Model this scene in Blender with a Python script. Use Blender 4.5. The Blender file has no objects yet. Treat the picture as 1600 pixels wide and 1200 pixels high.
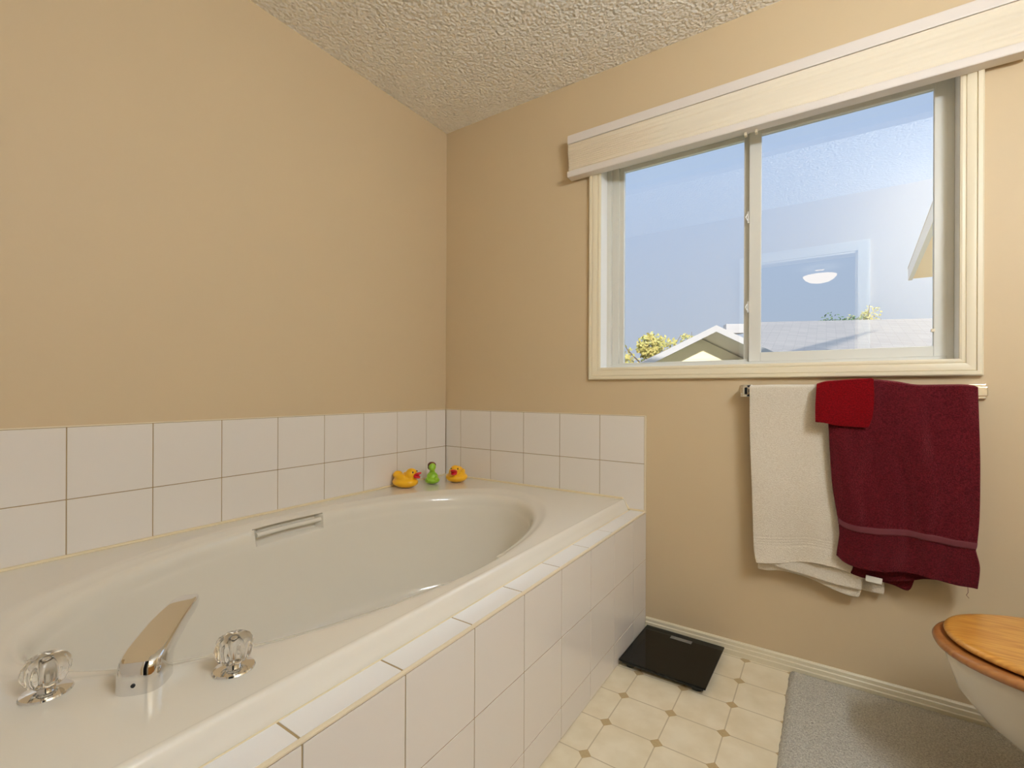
import bpy, bmesh, math, random
from mathutils import Vector, Matrix, noise
random.seed(7)
S = bpy.context.scene
COL = S.collection
R = math.radians

# ------------------------------------------------------------------ camera
YAW, ROLL, F, CY = -0.5899, 0.0039, 733.23, 610.25
CAM = Vector((1.7455, -1.9504, 0.9966))
fw = Vector((math.sin(YAW), math.cos(YAW), 0))
r0 = Vector((math.cos(YAW), -math.sin(YAW), 0)); u0 = Vector((0, 0, 1))
rt = math.cos(ROLL) * r0 + math.sin(ROLL) * u0
up = -math.sin(ROLL) * r0 + math.cos(ROLL) * u0
cd = bpy.data.cameras.new('camera'); cam = bpy.data.objects.new('camera', cd); COL.objects.link(cam)
M = Matrix((rt, up, -fw)).transposed().to_4x4(); M.translation = CAM
cam.matrix_world = M
cd.sensor_fit = 'HORIZONTAL'; cd.sensor_width = 36; cd.lens = 36 * F / 1600
cd.shift_x = 0; cd.shift_y = (CY - 600) / 1600
cd.clip_start = 0.02; cd.clip_end = 500
S.camera = cam

def on(px, py, ax, v):                      # point of a known plane seen at a place in the photograph
    d = fw + (px - 800) / F * rt - (py - CY) / F * up
    t = (v - CAM[ax]) / d[ax]
    return CAM + t * d

# ------------------------------------------------------------------ view, world, sun
S.view_settings.view_transform = 'Standard'; S.view_settings.look = 'None'
S.view_settings.gamma = 1; S.view_settings.use_curve_mapping = False
S.view_settings.exposure = 0.15
S.render.engine = 'CYCLES'
S.cycles.max_bounces = 14; S.cycles.diffuse_bounces = 6; S.cycles.glossy_bounces = 6
S.cycles.transmission_bounces = 12; S.cycles.transparent_max_bounces = 12
S.cycles.sample_clamp_indirect = 4; S.cycles.caustics_refractive = False

W = bpy.data.worlds.new('sky'); S.world = W; W.use_nodes = True
nt = W.node_tree; nt.nodes.clear()
wo = nt.nodes.new('ShaderNodeOutputWorld'); bg = nt.nodes.new('ShaderNodeBackground')
tc = nt.nodes.new('ShaderNodeTexCoord'); sx = nt.nodes.new('ShaderNodeSeparateXYZ')
rp = nt.nodes.new('ShaderNodeValToRGB')
nt.links.new(tc.outputs['Generated'], sx.inputs[0]); nt.links.new(sx.outputs['Z'], rp.inputs[0])
e = rp.color_ramp.elements
e[0].position = 0.0; e[0].color = (0.52, 0.59, 0.68, 1)
e[1].position = 0.50; e[1].color = (0.50, 0.66, 0.92, 1)
hi = e.new(0.75); hi.color = (1.9, 2.3, 2.8, 1)
nt.links.new(rp.outputs[0], bg.inputs[0]); bg.inputs[1].default_value = 1.0
nt.links.new(bg.outputs[0], wo.inputs[0])

sl = bpy.data.lights.new('sun', 'SUN'); sl.energy = 5.5; sl.angle = R(1); sl.color = (1, .9, .74)
so = bpy.data.objects.new('sun', sl); COL.objects.link(so)
so.rotation_euler = Vector((-0.40, 0.90, -0.24)).to_track_quat('-Z', 'Y').to_euler()

# ------------------------------------------------------------------ materials
def mat(name, col, rough=.5, metal=0, spec=.5, **kw):
    m = bpy.data.materials.new(name); m.use_nodes = True
    b = m.node_tree.nodes['Principled BSDF']
    b.inputs['Base Color'].default_value = (*col, 1); b.inputs['Roughness'].default_value = rough
    b.inputs['Metallic'].default_value = metal; b.inputs['Specular IOR Level'].default_value = spec
    for k, v in kw.items(): b.inputs[k.replace('_', ' ')].default_value = v
    return m
def nodes(m): return m.node_tree.nodes, m.node_tree.links, m.node_tree.nodes['Principled BSDF']
def bump(m, scale, strength, dist=.002, kind='noise', detail=3, coord='Object', stretch=(1, 1, 1)):
    N, L, b = nodes(m)
    t = N.new('ShaderNodeTexCoord'); mp = N.new('ShaderNodeMapping'); mp.inputs['Scale'].default_value = stretch
    L.new(t.outputs[coord], mp.inputs[0])
    if kind == 'noise':
        x = N.new('ShaderNodeTexNoise'); x.inputs['Detail'].default_value = detail; o = x.outputs['Fac']
    else:
        x = N.new('ShaderNodeTexVoronoi'); o = x.outputs['Distance']
    x.inputs['Scale'].default_value = scale; L.new(mp.outputs[0], x.inputs['Vector'])
    bp = N.new('ShaderNodeBump'); bp.inputs['Strength'].default_value = strength; bp.inputs['Distance'].default_value = dist
    L.new(o, bp.inputs['Height']); L.new(bp.outputs[0], b.inputs['Normal'])
    return o, bp
def mottle(m, c1, c2, scale, detail=4, stretch=(1, 1, 1), lo=.35, hi=.65):
    N, L, b = nodes(m)
    t = N.new('ShaderNodeTexCoord'); mp = N.new('ShaderNodeMapping'); mp.inputs['Scale'].default_value = stretch
    L.new(t.outputs['Object'], mp.inputs[0])
    x = N.new('ShaderNodeTexNoise'); x.inputs['Scale'].default_value = scale; x.inputs['Detail'].default_value = detail
    L.new(mp.outputs[0], x.inputs['Vector'])
    r = N.new('ShaderNodeValToRGB'); r.color_ramp.elements[0].position = lo; r.color_ramp.elements[1].position = hi
    r.color_ramp.elements[0].color = (*c1, 1); r.color_ramp.elements[1].color = (*c2, 1)
    L.new(x.outputs['Fac'], r.inputs[0]); L.new(r.outputs[0], b.inputs['Base Color'])
    return m

WALL = (0.62, 0.492, 0.318)
m_wall = mat('wall_paint', WALL, .55, spec=.3); bump(m_wall, 60, .12, .002)
m_ceil = mat('popcorn_ceiling', (.92, .88, .80), .95, spec=.1)
def ceil_nodes():
    N, L, b = nodes(m_ceil)
    t = N.new('ShaderNodeTexCoord')
    v = N.new('ShaderNodeTexVoronoi'); v.feature = 'SMOOTH_F1'; v.inputs['Scale'].default_value = 90
    n = N.new('ShaderNodeTexNoise'); n.inputs['Scale'].default_value = 58; n.inputs['Detail'].default_value = 4
    mx = N.new('ShaderNodeMath'); mx.operation = 'SUBTRACT'
    L.new(t.outputs['Object'], v.inputs['Vector']); L.new(t.outputs['Object'], n.inputs['Vector'])
    L.new(n.outputs['Fac'], mx.inputs[0]); L.new(v.outputs['Distance'], mx.inputs[1])
    bp = N.new('ShaderNodeBump'); bp.inputs['Strength'].default_value = .85; bp.inputs['Distance'].default_value = .013
    L.new(mx.outputs[0], bp.inputs['Height']); L.new(bp.outputs[0], b.inputs['Normal'])
ceil_nodes()
m_trim = mat('cream_trim_paint', (.80, .72, .54), .35)
m_base = mat('baseboard_paint', (.74, .67, .50), .35)
m_vinyl = mat('window_vinyl', (.70, .69, .63), .4)
m_tile = mat('glazed_tile', (.80, .755, .70), .16); bump(m_tile, 9, .06, .004)
m_ltile = mat('ledge_tile', (.84, .82, .80), .14)
m_grout = mat('grout', (.38, .28, .15), .9, spec=.1)
m_edge = mat('tile_edge_trim', (.78, .68, .50), .4)
m_caulk = mat('yellowed_caulk', (.76, .65, .43), .5)
m_tub = mat('tub_acrylic', (.78, .74, .65), .13, spec=.6, Coat_Weight=.3, Coat_Roughness=.05)
m_chrome = mat('chrome', (.82, .82, .82), .06, 1)
m_dark = mat('dark_hole', (.01, .01, .01), .6)
m_acryl = mat('clear_acrylic', (1, 1, 1), .03, Transmission_Weight=1, IOR=1.49)
m_black = mat('black_glass', (.004, .004, .003), .06, spec=.22)
m_blackp = mat('black_plastic', (.015, .015, .013), .45)
m_lcd = mat('lcd_grey', (.16, .155, .14), .3)
m_yellow = mat('yellow_rubber', (.93, .50, .01), .35)
m_red = mat('red_rubber', (.60, .01, .02), .35)
m_green = mat('green_rubber', (.30, .56, .03), .35)
m_brown = mat('brown_paint', (.12, .025, .012), .5)
m_eye = mat('eye_black', (.01, .01, .01), .3)
m_porc = mat('porcelain', (.80, .77, .70), .1)
m_fab = mat('blind_fabric', (.80, .72, .58), .8, spec=.2)
m_rail = mat('blind_rail', (.74, .68, .63), .45)
m_soffit = mat('tan_soffit', (.80, .50, .20), .7)
m_fascia = mat('grey_fascia', (.42, .42, .44), .6)
m_siding = mat('cream_siding', (.90, .83, .62), .6)
m_trunk = mat('bark', (.16, .11, .07), .9)
m_leafy = mottle(mat('autumn_leaves', (.5, .5, .2), .8), (.36, .36, .10), (.60, .50, .18), 3)
m_leafg = mottle(mat('green_leaves', (.2, .3, .2), .8), (.05, .12, .07), (.16, .22, .12), 3)

def oak(name, c1, c2):
    m = mottle(mat(name, c1, .3, Coat_Weight=.5, Coat_Roughness=.1), c1, c2, 14, 6, (1, 9, 1), .3, .7)
    return m
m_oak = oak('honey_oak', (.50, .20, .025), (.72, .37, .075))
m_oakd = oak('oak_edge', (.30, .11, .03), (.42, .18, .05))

def terry(name, c1, c2, hard=.8):
    m = mat(name, c1, .95, spec=.1, Sheen_Weight=.35, Sheen_Roughness=.5)
    m.node_tree.nodes['Principled BSDF'].inputs['Sheen Tint'].default_value = (*[min(1, x * 2 + .1) for x in c2], 1)
    mottle(m, c1, c2, 260, 5)
    bump(m, 420, hard, .004, 'noise', 2)
    return m
m_tw = terry('white_terry', (.74, .66, .53), (.84, .77, .65), .7)
m_tr = terry('burgundy_terry', (.050, .0015, .004), (.115, .007, .013), 1.0)
m_tr.node_tree.nodes['Principled BSDF'].inputs['Sheen Weight'].default_value = .8
m_trb = mat('burgundy_band', (.105, .010, .018), .7, Sheen_Weight=.2)
m_tc = terry('red_velour', (.10, .0006, .002), (.17, .0012, .004), .3)
m_tag = mat('white_tag', (.82, .78, .68), .7)
m_mat = mottle(mat('grey_bath_mat', (.3, .3, .28), 1, spec=.05), (.42, .40, .345), (.66, .63, .55), 240, 4, lo=.35, hi=.65)
bump(m_mat, 220, 1, .006)

def vinyl_floor():
    m = mat('vinyl_floor', (.75, .68, .5), .35); N, L, b = nodes(m)
    t = N.new('ShaderNodeTexCoord'); s = N.new('ShaderNodeSeparateXYZ'); L.new(t.outputs['Object'], s.inputs[0])
    def mth(op, a, c=None, d=None):
        n = N.new('ShaderNodeMath'); n.operation = op
        for i, v in enumerate((a, c, d)):
            if v is None: continue
            if isinstance(v, (int, float)): n.inputs[i].default_value = v
            else: L.new(v, n.inputs[i])
        return n.outputs[0]
    def tri(o, off, per):
        a = mth('DIVIDE', mth('SUBTRACT', o, off), per)
        return mth('ABSOLUTE', mth('SUBTRACT', a, mth('ROUND', a)))
    fx = tri(s.outputs['X'], 1.198, .151); fy = tri(s.outputs['Y'], -.319, .149)
    dia = mth('LESS_THAN', mth('ADD', fx, fy), .128)
    ln = mth('LESS_THAN', mth('MINIMUM', fx, fy), .012)
    n = N.new('ShaderNodeTexNoise'); n.inputs['Scale'].default_value = 14; n.inputs['Detail'].default_value = 5
    L.new(t.outputs['Object'], n.inputs['Vector'])
    r = N.new('ShaderNodeValToRGB'); r.color_ramp.elements[0].color = (.74, .645, .46, 1); r.color_ramp.elements[1].color = (.82, .735, .56, 1)
    r.color_ramp.elements[0].position = .35; r.color_ramp.elements[1].position = .65
    L.new(n.outputs['Fac'], r.inputs[0])
    n2 = N.new('ShaderNodeTexNoise'); n2.inputs['Scale'].default_value = 160; n2.inputs['Detail'].default_value = 3
    L.new(t.outputs['Object'], n2.inputs['Vector'])
    r2 = N.new('ShaderNodeValToRGB'); r2.color_ramp.elements[0].color = (.40, .28, .13, 1); r2.color_ramp.elements[1].color = (.56, .42, .23, 1)
    L.new(n2.outputs['Fac'], r2.inputs[0])
    m1 = N.new('ShaderNodeMix'); m1.data_type = 'RGBA'; L.new(ln, m1.inputs[0]); L.new(r.outputs[0], m1.inputs[6]); m1.inputs[7].default_value = (.55, .46, .31, 1)
    m2 = N.new('ShaderNodeMix'); m2.data_type = 'RGBA'; L.new(dia, m2.inputs[0]); L.new(m1.outputs[2], m2.inputs[6]); L.new(r2.outputs[0], m2.inputs[7])
    L.new(m2.outputs[2], b.inputs['Base Color'])
    return m
m_floor = vinyl_floor()

def pane_glass():
    m = bpy.data.materials.new('window_glass'); m.use_nodes = True; N = m.node_tree.nodes; L = m.node_tree.links; N.clear()
    o = N.new('ShaderNodeOutputMaterial'); tr = N.new('ShaderNodeBsdfTransparent'); gl = N.new('ShaderNodeBsdfGlossy')
    tr.inputs[0].default_value = (.93, .96, 1, 1); gl.inputs['Roughness'].default_value = 0; gl.inputs[0].default_value = (.88, .93, 1, 1)
    fr = N.new('ShaderNodeFresnel'); fr.inputs[0].default_value = 1.5
    ad = N.new('ShaderNodeMath'); ad.operation = 'MULTIPLY_ADD'; ad.inputs[1].default_value = .85; ad.inputs[2].default_value = .20
    mx = N.new('ShaderNodeMixShader'); L.new(fr.outputs[0], ad.inputs[0]); L.new(ad.outputs[0], mx.inputs[0])
    L.new(tr.outputs[0], mx.inputs[1]); L.new(gl.outputs[0], mx.inputs[2]); L.new(mx.outputs[0], o.inputs[0])
    return m
m_glass = pane_glass()
def emit(name, col, st):
    m = mat(name, col, .4); b = m.node_tree.nodes['Principled BSDF']
    b.inputs['Emission Color'].default_value = (*col, 1); b.inputs['Emission Strength'].default_value = st
    return m
m_bulb = emit('lit_bulb', (.91, 1.01, 1.12), 154)
m_bowl = emit('lit_bowl', (1, .72, .40), 2.4)
m_shingle = mat('shingles', (.5, .45, .4), .9)
def shingle():
    N, L, b = nodes(m_shingle)
    t = N.new('ShaderNodeTexCoord'); br = N.new('ShaderNodeTexBrick')
    br.inputs['Color1'].default_value = (.36, .32, .29, 1); br.inputs['Color2'].default_value = (.30, .27, .25, 1); br.inputs['Mortar'].default_value = (.21, .19, .18, 1)
    br.inputs['Scale'].default_value = 5.5; br.inputs['Mortar Size'].default_value = .02; br.inputs['Row Height'].default_value = .35; br.inputs['Brick Width'].default_value = 1.6
    L.new(t.outputs['Object'], br.inputs['Vector']); L.new(br.outputs[0], b.inputs['Base Color'])
shingle()

# ------------------------------------------------------------------ mesh helpers
def link(name, bm, m, parent=None, smooth=True, angle=35, wn=True):
    me = bpy.data.meshes.new(name); bmesh.ops.recalc_face_normals(bm, faces=bm.faces); bm.to_mesh(me); bm.free()
    for x in (m if isinstance(m, (list, tuple)) else [m]): me.materials.append(x)
    if smooth:
        for p in me.polygons: p.use_smooth = True
        me.set_sharp_from_angle(angle=R(angle))
    o = bpy.data.objects.new(name, me); COL.objects.link(o)
    if smooth and wn:
        w = o.modifiers.new('w', 'WEIGHTED_NORMAL'); w.keep_sharp = True; w.weight = 100
    if parent is not None: o.parent = parent; o.matrix_parent_inverse = Matrix.Translation(-parent.location) if parent.type == 'EMPTY' else Matrix()
    return o
def box(bm, x0, x1, y0, y1, z0, z1, bev=0, seg=2, mi=0):
    vs = [bm.verts.new((x, y, z)) for x in (x0, x1) for y in (y0, y1) for z in (z0, z1)]
    fs = [bm.faces.new([vs[i] for i in q]) for q in ((0, 1, 3, 2), (4, 6, 7, 5), (0, 4, 5, 1), (2, 3, 7, 6), (0, 2, 6, 4), (1, 5, 7, 3))]
    for f in fs: f.material_index = mi
    if bev:
        es = list({e for f in fs for e in f.edges})
        r = bmesh.ops.bevel(bm, geom=es, offset=bev, segments=seg, affect='EDGES', profile=.5, clamp_overlap=True)
        for f in r['faces']: f.material_index = mi
    return vs
def B(name, m, parent, *boxes, bev=0):
    bm = bmesh.new()
    for b in boxes: box(bm, *b, bev=bev)
    return link(name, bm, m, parent)
def rings(bm, rs, closed=True, cap0=False, cap1=False, mi=0):
    V = [[bm.verts.new(p) for p in r] for r in rs]; n = len(V[0])
    for a, b in zip(V, V[1:]):
        for i in range(n if closed else n - 1):
            j = (i + 1) % n
            try: bm.faces.new((a[i], a[j], b[j], b[i])).material_index = mi
            except ValueError: pass
    if cap0: bm.faces.new(V[0][::-1]).material_index = mi
    if cap1: bm.faces.new(V[-1]).material_index = mi
    return V
def lathe(bm, prof, n=32, c=(0, 0, 0), axis=None, lobes=0, amp=0, cap=True):
    q = (Vector(axis).to_track_quat('Z', 'Y') if axis else None)
    rs = []
    for r, z in prof:
        ring = []
        for i in range(n):
            a = 2 * math.pi * i / n; rr = r * (1 + (amp * math.cos(lobes * a) if lobes else 0))
            v = Vector((rr * math.cos(a), rr * math.sin(a), z))
            if q: v = q @ v
            ring.append(v + Vector(c))
        rs.append(ring)
    rings(bm, rs, True, cap, cap)
def tube(bm, pts, r, n=12):
    pts = [Vector(p) for p in pts]; rs = []
    for i, p in enumerate(pts):
        d = (pts[min(i + 1, len(pts) - 1)] - pts[max(i - 1, 0)]).normalized()
        a = d.orthogonal().normalized() if i == 0 else (pa - d * pa.dot(d)).normalized()
        pa = a; b = d.cross(a)
        rr = r[i] if isinstance(r, (list, tuple)) else r
        rs.append([p + rr * (math.cos(t) * a + math.sin(t) * b) for t in [2 * math.pi * k / n for k in range(n)]])
    rings(bm, rs, True, True, True)
def ball(bm, c, rx, ry=None, rz=None, u=20, v=14, rot=None):
    ry = ry or rx; rz = rz or rx
    g = bmesh.ops.create_uvsphere(bm, u_segments=u, v_segments=v, radius=1)
    for w in g['verts']:
        p = Vector((w.co.x * rx, w.co.y * ry, w.co.z * rz))
        if rot: p = rot @ p
        w.co = p + Vector(c)
def empty(name, loc, label=None, cat=None, group=None):
    o = bpy.data.objects.new(name, None); COL.objects.link(o); o.location = loc; o.empty_display_size = .05
    if label: tag(o, label, cat, group)
    return o
def tag(o, label, cat, group=None):
    o['label'] = label; o['category'] = cat
    if group: o['group'] = group
    return o
def struct(o): o['kind'] = 'structure'; return o
def frame_profile(bm, x0, x1, z0, z1, prof, bottom=True):
    """picture frame moulding: prof = [(outward, y)], rectangle is the inner edge"""
    rs = []
    for sx_, sz_, cx, cz in ((-1, -1, x0, z0), (1, -1, x1, z0), (1, 1, x1, z1), (-1, 1, x0, z1)):
        rs.append([(cx + sx_ * t, y, cz + sz_ * t) for t, y in prof])
    if bottom: rs.append(rs[0]); rings(bm, rs, True)
    else:
        rs = [rs[1], rs[2], rs[3], rs[0]]
        rs[0] = [(x0_, y, z0) for (x0_, y, _) in rs[0]]; rs[3] = [(x0_, y, z0) for (x0_, y, _) in rs[3]]
        rings(bm, rs, True, True, True)
    bmesh.ops.remove_doubles(bm, verts=bm.verts, dist=1e-6)

# ------------------------------------------------------------------ room shell
XR, YB, ZC = 2.72, -2.02, 2.412
WX0, WX1, WZ0, WZ1 = .912, 2.083, 1.098, 2.035            # window opening
DX0, DX1, DZ = 1.23, 1.93, 2.0                            # doorway behind the camera
struct(B('floor', m_floor, None, (-.12, XR + .12, YB, .14, -.12, 0)))
struct(B('ceiling', m_ceil, None, (-.12, XR + .12, YB - .12, .14, ZC, ZC + .15)))
struct(B('wall_left', m_wall, None, (-.12, 0, YB - .12, .14, 0, ZC)))
struct(B('wall_right', m_wall, None, (XR, XR + .12, YB - .12, .14, 0, ZC)))
struct(B('wall_window', m_wall, None, (0, WX0 - .012, 0, .14, 0, ZC), (WX1 + .012, XR, 0, .14, 0, ZC), (WX0 - .012, WX1 + .012, 0, .14, 0, WZ0 - .012), (WX0 - .012, WX1 + .012, 0, .14, WZ1 + .012, ZC)))
struct(B('wall_back', m_wall, None, (0, DX0, YB - .12, YB, 0, ZC), (DX1, XR, YB - .12, YB, 0, ZC), (DX0, DX1, YB - .12, YB, DZ, ZC)))
# adjoining bedroom seen reflected in the window
m_bed = mat('bedroom_unlit_blue', (.16, .20, .27), .8, spec=.1); m_carpet = mat('bedroom_carpet', (.25, .24, .23), 1)  # dimness of the unlit bedroom is put into this dark blue wall colour
BY = -6.0
struct(B('floor_bedroom', m_carpet, None, (-.6, 3.6, BY, YB, -.12, 0)))
struct(B('ceiling_bedroom', m_bed, None, (-.6, 3.6, BY, YB - .12, ZC, ZC + .15)))
struct(B('wall_bedroom_back', m_bed, None, (-.6, 3.6, BY - .1, BY, 0, ZC)))
struct(B('wall_bedroom_left', m_bed, None, (-.7, -.6, BY, YB - .12, 0, ZC)))
struct(B('wall_bedroom_right', m_bed, None, (3.6, 3.7, BY, YB - .12, 0, ZC)))
struct(B('wall_bedroom_front', m_bed, None, (-.7, -.12, YB - .12, YB - .02, 0, ZC), (XR + .12, 3.7, YB - .12, YB - .02, 0, ZC)))
# door casing
bm = bmesh.new()
frame_profile(bm, DX0, DX1, 0, DZ, [(0, YB), (0, YB + .012), (.05, YB + .018), (.07, YB + .014), (.07, YB)], bottom=False)
struct(link('trim_1', bm, m_trim))
struct(B('trim_2', m_trim, None, (DX0, DX0 + .012, YB - .12, YB, 0, DZ), (DX1 - .012, DX1, YB - .12, YB, 0, DZ), (DX0, DX1, YB - .12, YB, DZ - .012, DZ)))

# baseboards
def baseboard(name, x0, x1):
    bm = bmesh.new()
    pr = [(0, 0), (-.012, 0), (-.0125, .018), (-.0105, .021), (-.0105, .034), (-.008, .037), (-.008, .048), (-.004, .053), (0, .053)]
    rings(bm, [[(x, y, z) for y, z in pr] for x in (x0, x1)], True, True, True)
    return struct(link(name, bm, m_base, angle=20))
baseboard('baseboard_window', 1.1215, XR)
bm = bmesh.new(); box(bm, XR - .012, XR, YB, -.012, 0, .053, .002); struct(link('baseboard_right', bm, m_base))

# ------------------------------------------------------------------ wall tiles (two courses around the tub)
ZT, T = .891, .2
TX = 1.1136
def tiles(name, rects, axis, m, thick=.008, gap=.0022, base=0.0):
    """rects in (a0,a1,z0,z1); axis 'x' -> on wall x=0 with a=y ; 'y' -> on wall y=0 with a=x"""
    bm = bmesh.new()
    for a0, a1, z0, z1 in rects:
        g = gap / 2
        if axis == 'x': box(bm, .001, thick, a0 + g, a1 - g, z0 + g, z1 - g, .0016)
        else: box(bm, a0 + g, a1 - g, -thick, -.001, z0 + g, z1 - g, .0016)
    A0 = min(r[0] for r in rects); A1 = max(r[1] for r in rects); Z0 = min(r[2] for r in rects); Z1 = max(r[3] for r in rects)
    if axis == 'x': box(bm, 0, thick - .0015, A0, A1, Z0, Z1, mi=1)
    else: box(bm, A0, A1, -thick + .0015, 0, Z0, Z1, mi=1)
    return struct(link(name, bm, [m, m_grout]))
ys = [0] + [-(.1584 + .2 * k) for k in range(0, 10)]; ys[-1] = YB
rl = [(ys[i + 1], ys[i] - (.009 if i == 0 else 0), z0, z1) for i in range(len(ys) - 1) for z0, z1 in ((ZT - T, ZT), (ZT - 2 * T + .03, ZT - T))]
tiles('trim_3', rl, 'x', m_tile)
xs = [.0085] + [.1136 + .2 * k for k in range(6)]
rr = [(xs[i], xs[i + 1], z0, z1) for i in range(len(xs) - 1) for z0, z1 in ((ZT - T, ZT), (ZT - 2 * T, ZT - T))]
tiles('trim_4', rr, 'y', m_tile)
bm = bmesh.new()                                    # cream edging around the wall tile
box(bm, TX, TX + .0065, -.009, 0, .4915, ZT + .0035, .001)
box(bm, .0085, TX, -.0085, 0, ZT, ZT + .0035, .001); box(bm, 0, .0085, YB, -.0085, ZT, ZT + .0035, .001)
struct(link('trim_5', bm, m_edge))
bm = bmesh.new()                                    # back wall tile courses by the near end of the tub
box(bm, .0085, 1.12, YB, YB + .008, .495, ZT, .001); struct(link('trim_6', bm, m_tile))

# ------------------------------------------------------------------ tub surround (tiled apron and ledge)
sur = empty('tub_surround', (1.1, -1, 0), 'white tiled bathtub surround with tiled front and narrow ledge', 'tub surround')
AX = 1.12
ya = [-.0005] + [-(.155 + .2 * k) for k in range(0, 10)]; ya[-1] = YB + .001
bm = bmesh.new()
for i in range(len(ya) - 1):
    for z0, z1 in ((.001, .0907), (.0907, .2907), (.2907, .4855)):
        box(bm, AX - .009, AX, ya[i + 1] + .0011, ya[i] - .0011, z0 + .0011, z1 - .0011, .0014)
box(bm, AX - .03, AX - .0015, YB + .001, -.0005, .0005, .4855, mi=1)
link('apron_tile', bm, [m_tile, m_grout], sur)
bm = bmesh.new()
for i in range(len(ya) - 1): box(bm, 1.0535, 1.1115, ya[i + 1] + .0018, ya[i] - .0018, .475, .4912, .0012)
box(bm, 1.051, 1.1115, YB + .001, -.0005, .470, .4902, mi=1)
link('ledge_tile', bm, [m_ltile, m_grout], sur)
bm = bmesh.new(); box(bm, 1.1122, AX + .0012, YB + .001, -.0005, .4862, .4918, .0018); link('edge_strip', bm, m_edge, sur)

# ------------------------------------------------------------------ bathtub
tub = empty('bathtub', (.52, -1, 0), 'large off-white oval soaker tub set between tiled walls', 'bathtub')
RZ = .533; CX, CYT, EA, EB = .54, -.98, .452, .825
X0, X1, Y0, Y1 = .0085, 1.020, YB + .0085, -.0085
NA = 360
def sm(a, b, x):
    t = max(0, min(1, (x - a) / (b - a))); return t * t * (3 - 2 * t)
def rect_pt(a, x0=X0, x1=X1, y0=Y0, y1=Y1):
    c, s = math.cos(a), math.sin(a)
    tx = ((x1 - CX) / c if c > 0 else (x0 - CX) / c) if abs(c) > 1e-9 else 1e9
    ty = ((y1 - CYT) / s if s > 0 else (y0 - CYT) / s) if abs(s) > 1e-9 else 1e9
    t = min(tx, ty); return CX + c * t, CYT + s * t
def ell(t, k, z, kx=None):
    kx = kx or k
    return [CX + EA * kx * math.cos(t), CYT + EB * k * math.sin(t), z]
corner_t = []
angs = [2 * math.pi * i / NA for i in range(NA)]
# directions to the rectangle corners included exactly
geo = []
for t in angs:
    x, y, _ = ell(t, 1, 0); geo.append(math.atan2(y - CYT, x - CX))
for cx, cy in ((X0, Y0), (X0, Y1), (X1, Y0), (X1, Y1)):
    a = math.atan2(cy - CYT, cx - CX)
    i = min(range(NA), key=lambda k: abs(math.remainder(geo[k] - a, 2 * math.pi))); geo[i] = a
def grip(x, y, z):
    """moulded hand grips in the long sides"""
    out = 0
    if x < CX: w = sm(-1.105, -1.093, y) * (1 - sm(-.862, -.850, y)) * (1 - sm(.517, .5195, z)); d = .036
    else: w = sm(-1.10, -1.03, y) * (1 - sm(-.858, -.848, y)); d = .050
    w *= sm(.462, .468, z)
    return w * d
prof = [(1.03, RZ), (1.012, RZ - .0003), (1.0, RZ - .0015), (.985, RZ - .005), (.968, RZ - .0085), (.952, RZ - .011), (.942, RZ - .0125), (.938, RZ - .0137), (.934, RZ - .0150), (.930, RZ - .0165), (.926, RZ - .018),
        (.916, RZ - .025), (.910, RZ - .035), (.907, RZ - .045), (.905, RZ - .055), (.903, RZ - .062), (.901, RZ - .066), (.899, RZ - .070), (.897, RZ - .075), (.893, RZ - .09)]
for i in range(1, 15): prof.append((.893 - .10 * (i / 14) ** 1.3, RZ - .09 - .29 * i / 14))
prof += [(.775, .135), (.745, .118), (.69, .106), (.5, .103), (.25, .102), (.05, .101)]
RS = []
RS.append([(*rect_pt(a), RZ) for a in geo])
for k in (.75, .5, .25):
    RS.append([tuple(Vector((*rect_pt(a), RZ)).lerp(Vector(ell(t, 1.045, RZ)), 1 - k)) for a, t in zip(geo, angs)])
for k, z in [(1.045, RZ)] + prof:
    ring = []
    for t in angs:
        kk = k
        x, y, _ = ell(t, kk, z)
        g = grip(x, y, z)
        if g and z < RZ - .001:
            s = -1 if x < CX else 1
            if s < 0: x -= g * min(1, (RZ - z) / .006)
            else: x += g * max(0, min(1, 1 - (k - .9) / .15))
        ring.append((x, y, z))
    RS.append(ring)
bm = bmesh.new()
rings(bm, RS, True, False, True)
# outer rolled edge along the front, dropping to the ledge
ed = [(X1, RZ), (1.027, RZ + .0012), (1.032, RZ - .001), (1.036, RZ - .006), (1.0405, RZ - .018), (1.046, RZ - .034), (1.0505, RZ - .043), (1.0505, .40)]
rings(bm, [[(x, y, z) for x, z in ed] for y in (Y1, Y1 - .014)[::-1]] if False else [[(x, y, z) for x, z in ed] for y in (Y0, -1.0, -.03, -.022)], False)
rings(bm, [[(x, -.022, z) for x, z in ed], [(min(x, 1.024), Y1, z) for x, z in ed]], False)
bmesh.ops.remove_doubles(bm, verts=bm.verts, dist=.0004)
link('basin', bm, m_tub, tub, angle=50, wn=False)
bm = bmesh.new()
tube(bm, [(.125, -1.101, .497), (.115, -.985, .497), (.122, -.854, .497)], .0085, 14); link('grip_bar', bm, m_tub, tub)
bm = bmesh.new()
tube(bm, [(.965, -1.06, .490), (.972, -.95, .490), (.965, -.85, .490)], .0085, 14); link('grip_bar', bm, m_tub, tub)
bm = bmesh.new()
lathe(bm, [(.034, 0), (.034, .002), (.03, .004), (.012, .004), (.011, .001)], 32, (CX, -1.45, .103)); link('drain', bm, m_chrome, tub)
bm = bmesh.new()                                   # caulk bead
tube(bm, [(.011, Y0, RZ + .0015), (.011, -.011, RZ + .0015), (1.02, -.011, RZ + .0015), (1.045, -.011, .497)], .006, 8)
tube(bm, [(1.045, -.010, .494), (1.114, -.010, .494)], .004, 8)
tube(bm, [(1.052, Y0, .4905), (1.052, -.02, .4905)], .0018, 8)
o = link('caulk_bead', bm, m_caulk, tub); o['label'] = 'yellowed caulk line along the tile'

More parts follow.
